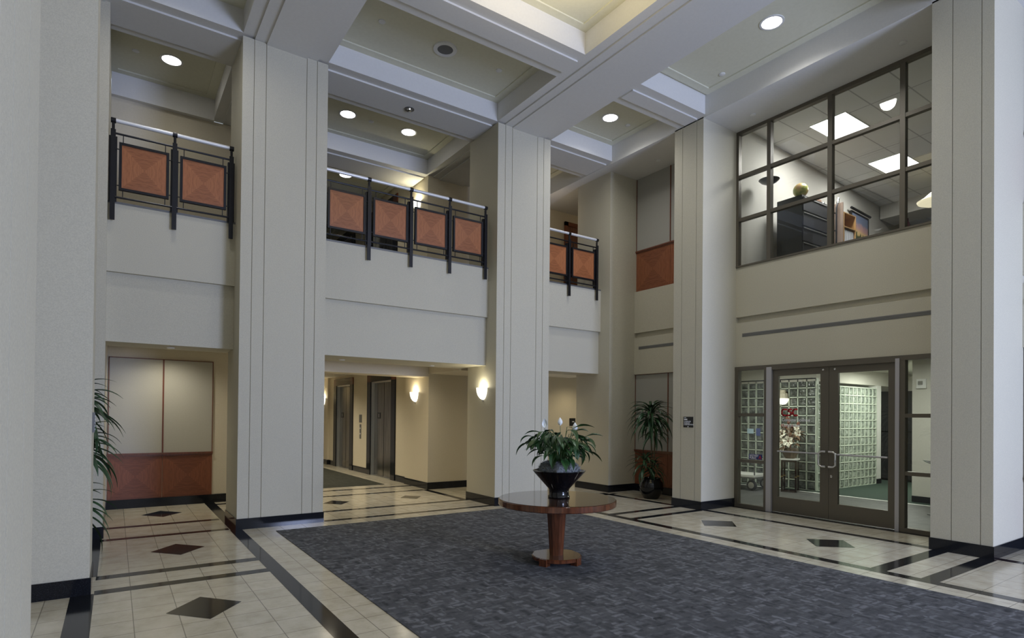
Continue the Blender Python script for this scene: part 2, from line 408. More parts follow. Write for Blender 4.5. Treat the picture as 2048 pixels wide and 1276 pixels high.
vent(.3,2.40,9.44,'grey slot air vent right of the rightmost column')

# fabric and wood wall panels
def panel_wall(label_f, label_w, origin, rz, width, z0, zw, zt, seams, vm, fm, group_f, group_w):
    """built in local x = along, local -y = out"""
    t = thing('wood_wainscot', label_w, 'wainscot', (*origin, z0), rz, group_w)
    xs = [0]+seams+[width]
    for a,b in zip(xs, xs[1:]):
        box('veneer_panel', (a+.003,b-.003,-.02,0,0,zw-.03-z0), vm, t)
    MB().box(-.005,width+.005,-.045,0,zw-.03-z0,zw-z0).box(-.003,width+.003,-.03,0,zw-.055-z0,zw-.03-z0).build('cap_rail','red_trim',t)
    t2 = thing('fabric_wall_panel', label_f, 'wall panel', (*origin, zw), rz, group_f)
    for a,b in zip(xs, xs[1:]):
        MB().box(a+.012,b-.012,-.018,0,0,zt-zw-.012).build('fabric', fm, t2)
    tb = MB()
    for q in xs: tb.box(max(q-.012,0),min(q+.012,width),-.028,0,0,zt-zw)
    tb.box(0,width,-.028,0,zt-zw-.012,zt-zw); tb.build('trim','red_trim',t2)
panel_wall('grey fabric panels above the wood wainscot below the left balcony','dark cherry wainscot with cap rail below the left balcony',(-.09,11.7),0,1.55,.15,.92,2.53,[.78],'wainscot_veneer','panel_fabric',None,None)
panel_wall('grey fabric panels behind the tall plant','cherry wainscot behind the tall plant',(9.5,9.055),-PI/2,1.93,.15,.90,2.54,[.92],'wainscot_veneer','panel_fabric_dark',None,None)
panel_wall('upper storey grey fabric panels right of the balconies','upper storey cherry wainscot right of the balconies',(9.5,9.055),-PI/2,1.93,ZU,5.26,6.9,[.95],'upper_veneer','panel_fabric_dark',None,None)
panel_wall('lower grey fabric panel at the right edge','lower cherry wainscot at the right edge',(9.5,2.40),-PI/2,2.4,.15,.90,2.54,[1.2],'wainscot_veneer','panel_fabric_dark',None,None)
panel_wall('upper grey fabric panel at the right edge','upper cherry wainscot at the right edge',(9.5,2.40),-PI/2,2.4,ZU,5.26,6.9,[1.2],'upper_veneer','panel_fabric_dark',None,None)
st(box('baseboard_back_left', (-.11,1.5,11.655,11.7,0,.15), 'granite')); st(box('baseboard_right_far', (9.455,9.5,7.12,9.06,0,.15), 'granite')); st(box('baseboard_right_near', (9.455,9.5,-7.8,2.42,0,.15), 'granite'))

# ------------------------------------------------------------------ balcony fronts and slabs
BAYS = ((-.11,1.41,9.2,'left'),(2.59,5.61,9.02,'middle'),(6.80,8.69,9.34,'right'))
for x0,x1,y,n in BAYS:
    zt = ZU if n != 'middle' else 4.31; zm = ZM if n != 'middle' else 3.405; zl = ZL if n != 'middle' else 2.53
    b = MB().box(x0,x1,y,y+.4,zm,zt).box(x0,x1,y+.06,y+.45,zl,zm)
    b.box(x0,x1,y+.45,10.05 if n!='left' else 9.9,zl,2.76)
    st(b.build('wall_balcony_'+n,'wallpaper'), 'wallpapered %s balcony front' % n)
    st(box('trim_balcony_'+n, (x0,x1,y-.004,y+.004,zt-.02,zt+.008), 'grey_metal'))
fl = MB().box(-1.2,14.5,9.45,11.7,2.72,4.3).box(2.4,5.66,11.7,19.6,2.75,4.3).box(5.95,7.6,12.6,19.6,2.75,4.3)
st(fl.build('ceiling_lower', 'cream_paint'), 'lower hall ceiling under the balconies')
st(MB().box(-.11,14.4,9.45,11.7,4.3,ZU-.01).box(2.59,5.66,11.7,19.6,4.3,ZU-.01).build('floor_upper','hall_carpet'), 'upper hall floor')
st(MB().box(2.59,5.6,11.4,11.95,2.44,2.76).box(5.6,6.8,10.05,11.4,2.50,2.76).box(6.8,9.7,10.05,11.6,2.60,2.76).build('ceiling_beam_lower','cream_paint'), 'lower hall beam before the elevators')

# ------------------------------------------------------------------ upper ceiling
cl = MB()
cl.box(-1.3,9.7,-7.8,9.75,ZC,ZC+.1,0); cl.box(-1.3,14.5,9.75,11.9,ZC,ZC+.1,0); cl.box(2.4,7.6,11.9,19.8,ZC,ZC+.1,0)
def coffer_ring(x0,x1,y0,y1,w=.14,sides='lrfb'):
    z0, z1 = ZC-.02, ZC
    cl.box(x0,x0+w,y0,y1,z0,z1,0); cl.box(x1-w,x1,y0,y1,z0,z1,0); cl.box(x0+w,x1-w,y0,y0+w,z0,z1,0); cl.box(x0+w,x1-w,y1-w,y1,z0,z1,0)
XS = (-.165,1.41,2.59,5.61,6.83,8.43)
for (x0,x1) in ((-.165,1.41),(2.59,5.61),(6.83,8.43)):
    for (y0,y1) in ((7.08,8.76),(9.73,11.62),(3.05,6.42),(-2,2.40)): coffer_ring(x0,x1,y0,y1)
coffer_ring(2.59,5.64,12.6,18.6)
st(cl.build('ceiling','coffer_paint'), 'olive cream coffered ceiling panels')
ZP = 7.3
def beam(name, strips, label):
    b = MB()
    for q in strips: b.box(*q[:4], q[4], ZP)
    return st(b.build(name,'beam_paint'), label)
def ybeam(x0,x1,y0,y1,label,w=.155):
    s = .024
    beam('ceiling_beam', [(x0,x0+w,y0,y1,ZS+2*s),(x0+w,x0+2*w,y0,y1,ZS+s),(x0+2*w,x1-2*w,y0,y1,ZS),(x1-2*w,x1-w,y0,y1,ZS+s),(x1-w,x1,y0,y1,ZS+2*s)], label)
ybeam(1.41,2.59,-7.8,11.75,'wide stepped ceiling beam over the left elevator column')
ybeam(5.61,6.83,-7.8,11.75,'wide stepped ceiling beam over the middle column')
def xbeam(x0,x1,y0,y1,label,w=.17):
    s = .024
    beam('ceiling_beam', [(x0,x1,y0,y0+w,ZS+2*s),(x0,x1,y0+w,y1-w,ZS+s-.002),(x0,x1,y1-w,y1,ZS+2*s)], label)
for x0,x1,nm in ((-.165,1.41,'left'),(2.59,5.61,'middle'),(6.83,8.43,'right')):
    xbeam(x0,x1,6.40 if nm=='middle' else 6.46,7.07,'stepped cross beam of the %s bay at the central coffer' % nm)
    xbeam(x0,x1,8.76,9.73,'stepped cross beam of the %s bay over the balcony edge' % nm)
    if nm=='middle':
        xbeam(x0,x1,11.6,12.55,'stepped cross beam over the upper elevator hall')
    xbeam(x0,x1,2.42,3.05,'stepped cross beam of the %s bay near the entrance' % nm)
beam('ceiling_beam', [(8.43,9.5,-7.8,9.06,ZS),(8.43,9.7,9.06,11.6,ZS)], 'plain beam over the glass office wall')
beam('ceiling_beam', [(-1.2,-.165,-7.8,9.06,ZS)], 'plain beam over the left wall')
beam('ceiling_beam', [(-.11,1.41,11.6,11.75,ZS)], 'beam end over the left balcony wall')
beam('ceiling_beam', [(9.7,14.5,10.1,11.6,ZS)], 'upper corridor ceiling')
# front facade (behind the camera): frames around open glazing
st(MB().box(-1.3,9.7,-7.9,-7.75,6.2,7.5).box(-1.3,9.7,-7.9,-7.75,0,.3).box(-1.3,-.6,-7.9,-7.75,0,7.3).box(9.0,9.7,-7.9,-7.75,0,7.3).box(1.6,2.2,-7.9,-7.75,0,7.3).box(5.9,6.5,-7.9,-7.75,0,7.3).build('wall_front','wallpaper'))

# ------------------------------------------------------------------ balcony railings
def railing(label, xs, y, dz, skip_l=0):
    t = thing('balcony_railing', label, 'railing', (0,y,ZU+dz), 0, None)
    xs = list(xs); zb = -.25
    for x in xs:
        MB().box(x-.028,x+.028,-.062,-.045,zb,.93).build('post','black_metal',t)
        MB().box(x-.045,x+.045,-.03,.03,.0,.85).box(x-.014,x+.014,-.045,-.02,.1,1.0).cyl((x,-.04),.017,.93,1.02,12).build('inner_post','black_metal',t)
    MB().tube([(xs[0]-.02,-.04,1.05),(xs[-1]+.02,-.04,1.05)],.026,12).build('handrail','rail_steel',t)
    for x in xs:
        MB().tube([(x-.028,-.04,1.048),(x+.028,-.04,1.048)],.034,12).build('rail_joint','black_metal',t)
    MB().tube([(xs[0],-.04,.885),(xs[-1],-.04,.885)],.014,8).build('top_bar','black_metal',t)
    MB().tube([(xs[0],-.04,.055),(xs[-1],-.04,.055)],.014,8).build('bottom_bar','black_metal',t)
    for a,b in zip(xs, xs[1:]):
        c = (a+b)/2; hw = (b-a)/2-.065; z0, z1 = .15, .775
        p = box('wood_panel', (c-hw+.02,c+hw-.02,-.05,-.03,z0+.02,z1-.02), 'cherry_veneer', t)
        q = MB().box(c-hw,c-hw+.032,-.062,-.02,z0,z1).box(c+hw-.032,c+hw,-.062,-.02,z0,z1).box(c-hw+.032,c+hw-.032,-.062,-.02,z0,z0+.032).box(c-hw+.032,c+hw-.032,-.062,-.02,z1-.032,z1)
        for sx in (-1,1):
            q.box(c+sx*(hw-.045)-.005,c+sx*(hw-.045)+.005,-.045,-.035,z1,.885).box(c+sx*(hw-.045)-.005,c+sx*(hw-.045)+.005,-.045,-.035,.055,z0)
            for zz in (z1-.09,z0+.06): q.box(c+sx*hw,c+sx*(hw+.06),-.045,-.035,zz-.005,zz+.005)
        q.build('panel_frame','black_metal',p)
    return t
railing('black railing with two cherry wood panels on the left balcony', (-.06,.635,1.34), 9.2, 0)
railing('black railing with four cherry wood panels on the middle balcony', (2.60,3.325,4.055,4.785,5.515), 9.02, -.03)
railing('black railing with cherry wood panels on the right balcony', (6.95,7.76,8.53), 9.34, 0)

# ------------------------------------------------------------------ upper office window and glass doors
def hbar(b, y0,y1,z,h,x0=9.40,x1=9.47): b.box(x0,x1,y0,y1,z-h/2,z+h/2)
w1 = st(bpy.data.objects.new('window_1', None), 'twelve pane dark framed office window on the upper storey'); C.objects.link(w1)
b = MB(); Y = [6.49,5.85,4.80,3.76,3.05]
b.box(9.38,9.47,Y[0]-.05,Y[0],ZU,ZS+.03); b.box(9.377,9.473,3.05,6.49,ZS-.06,ZS+.03); b.box(9.377,9.473,3.05,6.49,ZU,ZU+.03)
for y in Y[1:-1]: b.box(9.38,9.47,y-.035,y+.035,ZU,ZS)
for z in (5.23,6.02): b.box(9.386,9.466,3.05,6.49,z-.03,z+.03)
b.build('frame','bronze_frame',w1)
Z = [ZU+.03,5.20,5.26,5.99,6.05,ZS-.06]
for i in range(4):
    for j in range(3):
        box('pane', (9.43,9.436,Y[i+1]+(.035 if i<3 else 0),Y[i]-(.05 if i==0 else .035),Z[2*j],Z[2*j+1]), 'glass', w1)
def sidelight(n, y0, y1, label):
    w = st(bpy.data.objects.new('window_%d' % n, None), label); C.objects.link(w)
    b = MB(); b.box(9.37,9.47,y1-.07,y1,0,ZL); b.box(9.37,9.47,y0,y0+.05,0,ZL); b.box(9.367,9.473,y0,y1,2.47,ZL); b.box(9.367,9.473,y0,y1,0,.06)
    for z in (1.67,.84): b.box(9.376,9.466,y0,y1,z-.028,z+.028)
    b.build('frame','bronze_frame',w)
    for a,c in ((.06,.812),(.868,1.642),(1.698,2.47)): box('pane', (9.42,9.426,y0+.05,y1-.07,a,c), 'glass', w)
    return w
w2 = sidelight(2, 5.86, 6.49, 'sidelight left of the glass office doors')
w3 = sidelight(3, 3.0, 3.78, 'sidelight right of the glass office doors')
for k,(a,c) in enumerate(((5.765,5.86),(3.78,3.835))): st(box('trim_%d' % (k+1), (9.36,9.47,a,c,0,2.50), 'silver_frame'))
st(box('trim_3', (9.37,9.47,3.78,5.86,2.45,ZL), 'bronze_frame'))
def door(n, y0, y1, g0, g1, hy, label):
    d = st(bpy.data.objects.new('door_%d' % n, None), label); C.objects.link(d)
    b = MB(); b.box(9.40,9.45,g1,y1,.012,2.45); b.box(9.40,9.45,y0,g0,.012,2.45); b.box(9.40,9.45,g0,g1,.012,.27); b.box(9.40,9.45,g0,g1,2.34,2.45)
    b.build('leaf_frame','bronze_frame',d)
    box('pane', (9.42,9.426,g0,g1,.27,2.34), 'glass', d)
    MB().tube([(9.385,g0,1.05),(9.385,g1,1.05)],.014,10).build('push_bar','silver_frame',d)
    s = 1 if hy < (y0+y1)/2 else -1
    yo = .10; q_ = [(0,.85),(.05,.85),(.073,.857),(yo,.88),(yo,.97),(yo,1.06),(.073,1.083),(.05,1.09),(0,1.09)]
    pts = [(9.40,hy-s*0,.85)] + [(9.335,hy+s*(.0+o_),z_) for o_,z_ in q_] + [(9.40,hy,1.09)]
    MB().tube(pts,.016,10).build('pull_handle','chrome',d)
    MB().lathe([(.016,0),(.016,.012),(.0,.014)],n=14).build('bolt_head','chrome',d).matrix_local = Matrix.Translation((9.40,(y1-.09 if s>0 else y0+.09) if False else hy-s*0+s*.06,2.40)) @ Matrix.Rotation(-PI/2,4,'Y')
    return d
d1 = door(1, 4.805, 5.76, 4.94, 5.66, 4.83, 'left glass office door with red and white lettering')
d2 = door(2, 3.84, 4.80, 3.94, 4.66, 4.765, 'right glass office door')
lock = MB().lathe([(.02,0),(.02,.012),(.0,.014)],n=14).build('lock_cylinder','chrome',d2); lock.matrix_local = Matrix.Translation((9.40,4.755,.70)) @ Matrix.Rotation(-PI/2,4,'Y')
# red three letter mark, drawn as thick strokes on the glass
def stroke(pts, w):
    b = MB()
    for (a0,z0),(a1,z1) in zip(pts, pts[1:]):
        d = Vector((a1-a0,z1-z0)); L = d.length; d.normalize(); n_ = Vector((-d.y,d.x))*w/2; e = d*w*.35
        c = [(a0-e.x+n_.x,z0-e.y+n_.y),(a1+e.x+n_.x,z1+e.y+n_.y),(a1+e.x-n_.x,z1+e.y-n_.y),(a0-e.x-n_.x,z0-e.y-n_.y)]
        vs = [(x_,-u,z_) for x_ in (9.412,9.419) for (u,z_) in c]
        b.add(vs, [(0,1,2,3),(7,6,5,4),(0,4,5,1),(1,5,6,2),(2,6,7,3),(3,7,4,0)])
    return b
H_ = .10; zb_ = 1.665
cC = lambda u0, w_: [(u0+w_, zb_+H_),(u0+.02,zb_+H_),(u0,zb_+H_-.025),(u0,zb_+.025),(u0+.02,zb_),(u0+w_,zb_)]
b = stroke(cC(-5.60,.085),.026)
for pl in ([(-5.43,zb_+H_),(-5.475,zb_+H_),(-5.49,zb_+H_-.03)],[(-5.515,zb_),(-5.455,zb_),(-5.435,zb_+.025),(-5.435,zb_+.045)],[(-5.49,zb_+.07),(-5.455,zb_+.058)],cC(-5.405,.07)):
    q = stroke(pl,.026); b.add(q.v, q.f)
b.build('red_lettering','sign_red',d1)['label'] = 'red three letter mark'
text('lettering','Computer Sciences',.072,'sign_white',d1,(9.418,5.605,1.565),FACE_NX,.0012,.86)
text('lettering','Corporation',.072,'sign_white',d1,(9.418,5.605,1.475),FACE_NX,.0012,.86)
# stickers on the left sidelight
t = thing('notary_sign','small blue sign with white lettering and red mark on the left sidelight','sign',(9.414,6.13,.875))
box('plate',(-.004,0,-.17,.09,0,.095),'sign_blue',t)
text('lettering','NOTARY',.05,'sign_white',t,(-.005,.075,.052),FACE_NX,.001,.85); text('lettering','PUBLIC',.05,'sign_white',t,(-.005,.075,.012),FACE_NX,.001,.85)
MB().add([(-.006,-.10,.015),(-.006,-.13,.082),(-.006,-.16,.015),(-.006,-.145,.015),(-.006,-.13,.05),(-.006,-.115,.015)],[(0,1,4,5),(1,2,3,4)]).build('red_mark','sign_red',t)

# room plaque on the column
t = thing('room_plaque','small square black plaque with white text on the column left of the doors','sign',(8.43,6.77,1.53))
box('plate',(-.006,0,-.105,.105,-.095,.095),'sign_black',t)
for q_ in ((.045,.09,.072,.082),(.02,.09,.035,.058),(-.008,.012,-.09,-.074)): box('white_bar',(-.008,-.006,*q_),'sign_white',t)
for i,s_ in enumerate(('COMPUTER','SCIENCES','CORPORATION')): text('lettering',s_,.030,'sign_white',t,(-.0075,.09,-.0-.027*i),FACE_NX,.0006,.95)
t = thing('wall_sign','small black sign with white letters on the yellow lit wall beyond the table plant','sign',(9.83,11.6,1.46))
box('plate',(-.1,.1,-.006,0,-.1,.1),'sign_black',t); MB().box(-.01,.06,-.008,-.006,-.0,.02).build('white_bars','sign_white',t)
t = thing('card_reader','narrow card reader with a column of white dots on the left column side','card reader',(-.165,6.45,1.52))
box('housing',(0,.02,-.03,.03,-.09,.09),'grey_metal',t)
for k in range(5): box('button',(.02,.023,-.012,.012,-.07+.03*k,-.055+.03*k),'sign_white',t)

# ------------------------------------------------------------------ elevators (four: two storeys)
def elevator(label, y0, y1, z, num):
    t = thing('elevator', label, 'elevator', (5.66,(y0+y1)/2,z), 0, None); h = (y1-y0)/2; H = 2.47
    fw = .25
    b = MB().box(-.03,.0,-h-fw,-h,0,H,0).box(-.03,.0,h,h+fw,0,H,0).box(-.03,0,-h,h,H,H+.2,0).box(-.03,0,-h-fw,-h,H,H+.2,1).box(-.03,0,h,h+fw,H,H+.2,1)
    b.build('surround',['granite','red_granite'],t)
    MB().box(-.006,.11,-h,-h+.03,0,H).box(-.006,.11,h-.03,h,0,H).box(-.006,.11,-h+.03,h-.03,H-.03,H).build('jamb','bright_steel',t)
    for a,c in ((-h+.03,-.012),(.012,h-.03)): box('door_panel',(.08,.11,a,c,.005,H-.03),'steel',t)
    box('floor_sill',(0,.16,-h+.03,h-.03,-.01,.004),'bright_steel',t)
    p = box('number_plate',(.072,.08,.24,.44,1.50,1.66),'sign_black',t)
    text('number',num,.13,'sign_white',p,(.071,.365,1.535),FACE_NX)
    box('backing',(.16,.19,-h,h,0,H),'dark_void',t)
    return t
elevator('lower elevator nearer the lobby with black granite surround',*Y0s[0],0,'1'); elevator('lower elevator farther down the hall with black granite surround',*Y0s[1],0,'1')
elevator('upper storey elevator nearer the balcony, behind the railing',*Y0s[0],ZU,'2'); elevator('upper storey elevator farther down the hall, behind the railing',*Y0s[1],ZU,'2')
t = thing('call_panel','narrow steel call button panel between the lower elevators','call panel',(5.66,15.75,0))
box('plate',(-.008,0,-.06,.06,.93,1.33),'grey_metal',t)
for z_ in (1.2,1.05): box('button',(-.014,-.008,-.02,.02,z_,z_+.04),'sign_white',t)
t = thing('fire_notice','square grey notice plate above the elevator call panel','sign',(5.66,15.75,0))
box('plate',(-.008,0,-.1,.1,1.38,1.6),'grey_metal',t); 
# upper door in the right bay
dd = st(bpy.data.objects.new('door_3', None), 'red brown door seen over the right balcony railing'); C.objects.link(dd)
box('door_leaf',(9.60,10.5,11.57,11.6,ZU,6.52),'red_trim',dd); MB().box(9.50,9.60,11.55,11.6,ZU,6.62).box(10.5,10.6,11.55,11.6,ZU,6.62).box(9.5,10.6,11.55,11.6,6.52,6.62).build('door_frame','wainscot_veneer',dd)

# ------------------------------------------------------------------ lamps and small ceiling things
def light(kind, name, loc, energy, col=(1,1,1), size=.2, rot=(0,0,0), sy=None, spread=None, blend=1., angle=None):
    l = bpy.data.lights.new(name, kind); l.energy = energy; l.color = col
    if kind == 'AREA':
        l.size = size; l.shape = 'DISK'
        if sy: l.shape = 'RECTANGLE'; l.size_y = sy
        if spread: l.spread = spread
    elif kind == 'SPOT': l.spot_size = angle or 2.2; l.spot_blend = blend; l.shadow_soft_size = size
    else: l.shadow_soft_size = size
    o = bpy.data.objects.new(name, l); C.objects.link(o); o.location = loc; o.rotation_euler = rot; return o
def downlight_proto():
    t = thing('downlight','x','downlight')
    MB().lathe([(.165,0),(.165,-.008),(.135,-.010),(.135,.0)],n=32).build('trim_ring','white_plastic',t)
    MB().lathe([(.135,-.004),(.09,-.003),(0,-.0025)],n=32).build('lens','downlight_glow',t)
    return t
DL = [((.68,10.72),'bright round downlight over the left balcony',14,(1,.97,.9)),
      ((3.54,10.73),'left one of two round downlights over the middle balcony',22,(1,.92,.75)),
      ((4.76,10.71),'right one of two round downlights over the middle balcony',22,(1,.92,.75)),
      ((7.63,7.98),'bright round downlight in the small coffer before the right balcony',100,(1,.99,.97)),
      ((7.64,4.73),'bright round downlight in the long coffer before the office window',140,(1,.99,.97)),
      ((4.42,13.5),'round downlight in the upper elevator hall',40,(1,.95,.8))]
dl = downlight_proto()
for i,((x,y),lab,e,c) in enumerate(DL):
    if i == 0: o = dl; o['label'] = lab; o.location = (x,y,ZC)
    else: o = dup(dl,(x,y,ZC),0,lab)
    o['group'] = 'round downlights in the upper ceiling'
    light('SPOT','downlight_lamp',(x,y,ZC-.03),e,c,.12,angle=2.7)
light('SPOT','downlight_lamp',(.62,7.95,ZC-.03),60,(1,.98,.95),.12,angle=2.7)
t = thing('recessed_spotlight','unlit recessed lamp with white ring and dark lens in the ceiling before the middle balcony','downlight',(4.12,7.94,ZC))
MB().lathe([(.18,0),(.18,-.02),(.12,-.022),(.12,0)],n=32).build('trim_ring','white_plastic',t); MB().lathe([(.12,-.016),(0,-.02)],n=32).build('lens','grey_metal',t)
t = thing('adjustable_spotlight','small chrome spotlight recessed in the beam above the middle balcony','spotlight',(4.12,9.25,ZS+.022))
MB().lathe([(.085,0),(.085,-.008),(.055,-.008),(.055,0)],n=24).build('trim_ring','grey_metal',t); MB().lathe([(.045,-.002),(.035,-.03),(0,-.04)],n=20).build('lamp_head','chrome',t)
sp0 = thing('sprinkler_cap','x','sprinkler'); MB().lathe([(.05,0),(.05,-.012),(.042,-.016),(0,-.016)],n=20).build('cover','white_plastic',sp0)
for i,((x,y,z),lab) in enumerate([((3.09,7.91,ZC),'white sprinkler cap left of the dark recessed lamp'),((5.1,7.93,ZC),'white sprinkler cap right of the dark recessed lamp'),((8.14,5.91,ZC),'white sprinkler cap near the far end of the office side coffer'),((8.1,7.99,ZC),'white sprinkler cap beside the downlight before the right balcony'),((.2,10.77,ZC),'sprinkler cap left of the downlight over the left balcony'),((4.0,10.74,ZC),'sprinkler cap between the two downlights over the middle balcony'),((9.03,5.93,ZS),'sprinkler cap on the soffit above the left end of the office window'),((8.98,3.6,ZS),'sprinkler cap on the soffit above the right end of the office window'),((9.1,8.1,ZS),'sprinkler cap on the soffit above the upper fabric panels'),((.65,9.6,ZL),'sprinkler cap on the soffit under the left balcony'),((3.15,9.7,2.53),'left sprinkler cap on the soffit under the middle balcony'),((4.85,9.75,2.53),'right sprinkler cap on the soffit under the middle balcony')]):
    o = sp0 if i == 0 else copy_tree(sp0); o.location = (x,y,z+.003); o['label'] = lab; o['group'] = 'sprinkler caps'
def sconce(label, x, y, z, e, col=(1,.86,.58)):
    t = thing('wall_sconce', label, 'sconce', (x,y,z), 0, 'half bowl wall sconces')
    # half bowl: opens upwards, faces -X
    prof = [(.002,-.15),(.035,-.143),(.07,-.118),(.104,-.07),(.126,-.005),(.132,.07)]
    MB().lathe(prof,n=20,a0=PI/2,a1=3*PI/2).build('glass_bowl','sconce_glow',t)
    box('back_plate',(-.012,0,-.07,.07,-.1,.02),'bright_steel',t)
    MB().lathe([(.012,-.175),(.02,-.15)],c=(-.02,0),n=10,caps=True).build('finial','bright_steel',t)
    light('POINT','sconce_lamp',(x-.07,y,z+.075),e*.26,col,.03)
sconce('glowing half bowl sconce on the side of the column behind the table',5.61,9.15,2.05,13,(1,.93,.72))
sconce('glowing half bowl sconce on the pier before the lower elevators',5.6,12.05,2.05,20)
sconce('glowing half bowl sconce on the pier of the upper elevator hall',5.64,12.1,6.38,30,(1,.92,.66))
sconce('glowing half bowl sconce at the far end of the lower elevator hall',5.6,19.0,2.05,20)

# ------------------------------------------------------------------ lobby table and planters
TX, TY = 4.06, 5.04
t = thing('pedestal_table','round dark wood pedestal table standing on the carpet','table',(TX,TY,.006))
MB().lathe([(0,.702),(.635,.702),(.65,.695),(.65,.64),(.64,.632),(0,.632)],n=64).build('tabletop','table_wood',t)
MB().lathe([(0,.7035),(.640,.7035),(.640,.7015)],n=64).build('top_surface','table_top_wood',t)
oct_ = lambda r,z: [(r,z)]
MB().lathe([(.078,.07),(.118,.632)],n=8,caps=True,a0=PI/8,a1=PI/8+2*PI,flat=True).build('pedestal','table_wood',t)
MB().lathe([(0,.035),(.262,.035),(.275,.042),(.275,.072),(.265,.080),(0,.080)],n=48).build('base','table_wood',t)
for k in range(4):
    a = PI/4*0+.35+k*PI/2
    fo = MB().box(.205,.285,-.045,.045,0,.078).build('foot','table_wood',t); fo.rotation_euler = (0,0,a)
# peace lily in flared pot
t = thing('potted_peace_lily','peace lily with white flowers in a flared black pot on the round table','potted plant',(TX+.05,TY+.03,.7095))
MB().lathe([(0,0),(.118,0),(.124,.01),(.113,.03),(.110,.075),(.118,.10),(.285,.285),(.298,.30),(.29,.302),(.27,.285),(0,.26)],n=48).build('pot','black_gloss',t)
ms = MB(); R2 = random.Random(3)
N_=40
for ring,(r,z) in enumerate(((.0,.40),(.07,.40),(.13,.39),(.185,.365),(.215,.33),(.22,.29),(.2,.26))):
    pass
prof = [(.19,.27),(.215,.295),(.222,.32),(.212,.345),(.190,.365),(.155,.382),(.11,.39),(.06,.395),(.005,.40)]
k = 48; vs = []; lump = [R2.uniform(.88,1.07) for _ in range(16)]
for r,z in prof:
    for i in range(k):
        q_ = lump[(i//3)%16]*(1-(i%3)/3)+lump[(i//3+1)%16]*((i%3)/3); rr = r*q_*(1+R2.uniform(-.04,.04)); vs.append((rr*math.cos(2*PI*i/k), rr*math.sin(2*PI*i/k), .27+(z-.27)*(.55+.45*q_)+R2.uniform(-.010,.014)))
fs = [(j*k+i,j*k+(i+1)%k,(j+1)*k+(i+1)%k,(j+1)*k+i) for j in range(len(prof)-1) for i in range(k)]
ms.add(vs, fs, 0, True)
for i in range(2600):
    a = R2.uniform(0,2*PI); u = R2.uniform(0,1)**.6; r = .222*math.sqrt(u); z = .28+.115*math.sqrt(max(0,1-u*u))-.008
    p = Vector((r*math.cos(a), r*math.sin(a), z)); d = Vector((R2.uniform(-1,1),R2.uniform(-1,1),R2.uniform(.1,1))).normalized()*.042
    s_ = d.cross(Vector((R2.uniform(-1,1),R2.uniform(-1,1),.3))).normalized()*.0022
    ms.add([p-s_,p+s_,p+d*.6+s_+Vector((0,0,.004)),p+d],[(0,1,2,3)])
mo = ms.build('moss','moss',t); mo['kind'] = 'stuff'
lf = MB(); stm = MB()
for i in range(125):
    a = R2.uniform(0,2*PI); inner = R2.random()
    r0 = R2.uniform(.01,.09); base = Vector((r0*math.cos(a), r0*math.sin(a), .36))
    reach = .05+.20*inner; hgt = R2.uniform(.12,.36)*(1.05-.35*inner)+.06
    if i >= 95: reach *= .5; hgt = R2.uniform(.08,.22)
    tip = base + Vector((reach*math.cos(a), reach*math.sin(a), hgt))
    mid = (base+tip)/2 + Vector((0,0,.05))
    stm.tube([base,(base*.5+mid*.5)+Vector((0,0,.02)),mid,tip],.0035,5)
    L = R2.uniform(.17,.29)*(.75 if i >= 95 else 1); lf.leaf(tip,a+R2.uniform(-.5,.5),L,R2.uniform(.05,.09),R2.uniform(-.35,.45),R2.uniform(.7,1.9),9,0,.22,R2.uniform(-.3,.3),.42)
stm.build('stems','stem_green',t); fo = lf.build('foliage','lily_leaf',t)
def lily(x,y,z,h,s=1.,yaw=0.):
    o = bpy.data.objects.new('flower',None); C.objects.link(o); o.parent = t; o.location = (x,y,z); o.rotation_euler = (0,0,yaw)
    MB().tube([(0,0,0),(.005,0,h*.5),(0,0,h)],.003,6).build('flower_stalk','stem_green',o)
    b = MB(); vs = []; n_ = 9
    for j in range(n_+1):
        tt = j/n_; w_ = .036*s*math.sin(PI*min(.999,tt**.8))+.002; z_ = h+.115*s*tt
        for q in range(5):
            an = -1.1+2.2*q/4; vs.append((w_*math.sin(an), .02*s-w_*math.cos(an)*.9+.01*tt, z_))
    fs = [(j*5+q,j*5+q+1,(j+1)*5+q+1,(j+1)*5+q) for j in range(n_) for q in range(4)]
    b.add(vs,fs,0,True); b.build('spathe','lily_white',o)
    MB().tube([(0,0,h),(0,-.004,h+.03*s),(0,-.004,h+.055*s)],.005*s,8).build('spadix','petal',o)
rt = Vector((math.cos(.5995),-math.sin(.5995),0))
for u_, d_, zz, hh, ss, yy in ((-.165,0,.50,.275,.9,2.4),(.01,.03,.50,.30,.8,-.6),(.175,.0,.47,.27,.85,-.6),(-.06,-.1,.45,.15,.6,.3)):
    p = rt*u_ + Vector((rt.y,-rt.x,0))*-d_
    lily(p.x,p.y,zz,hh,ss,yy)

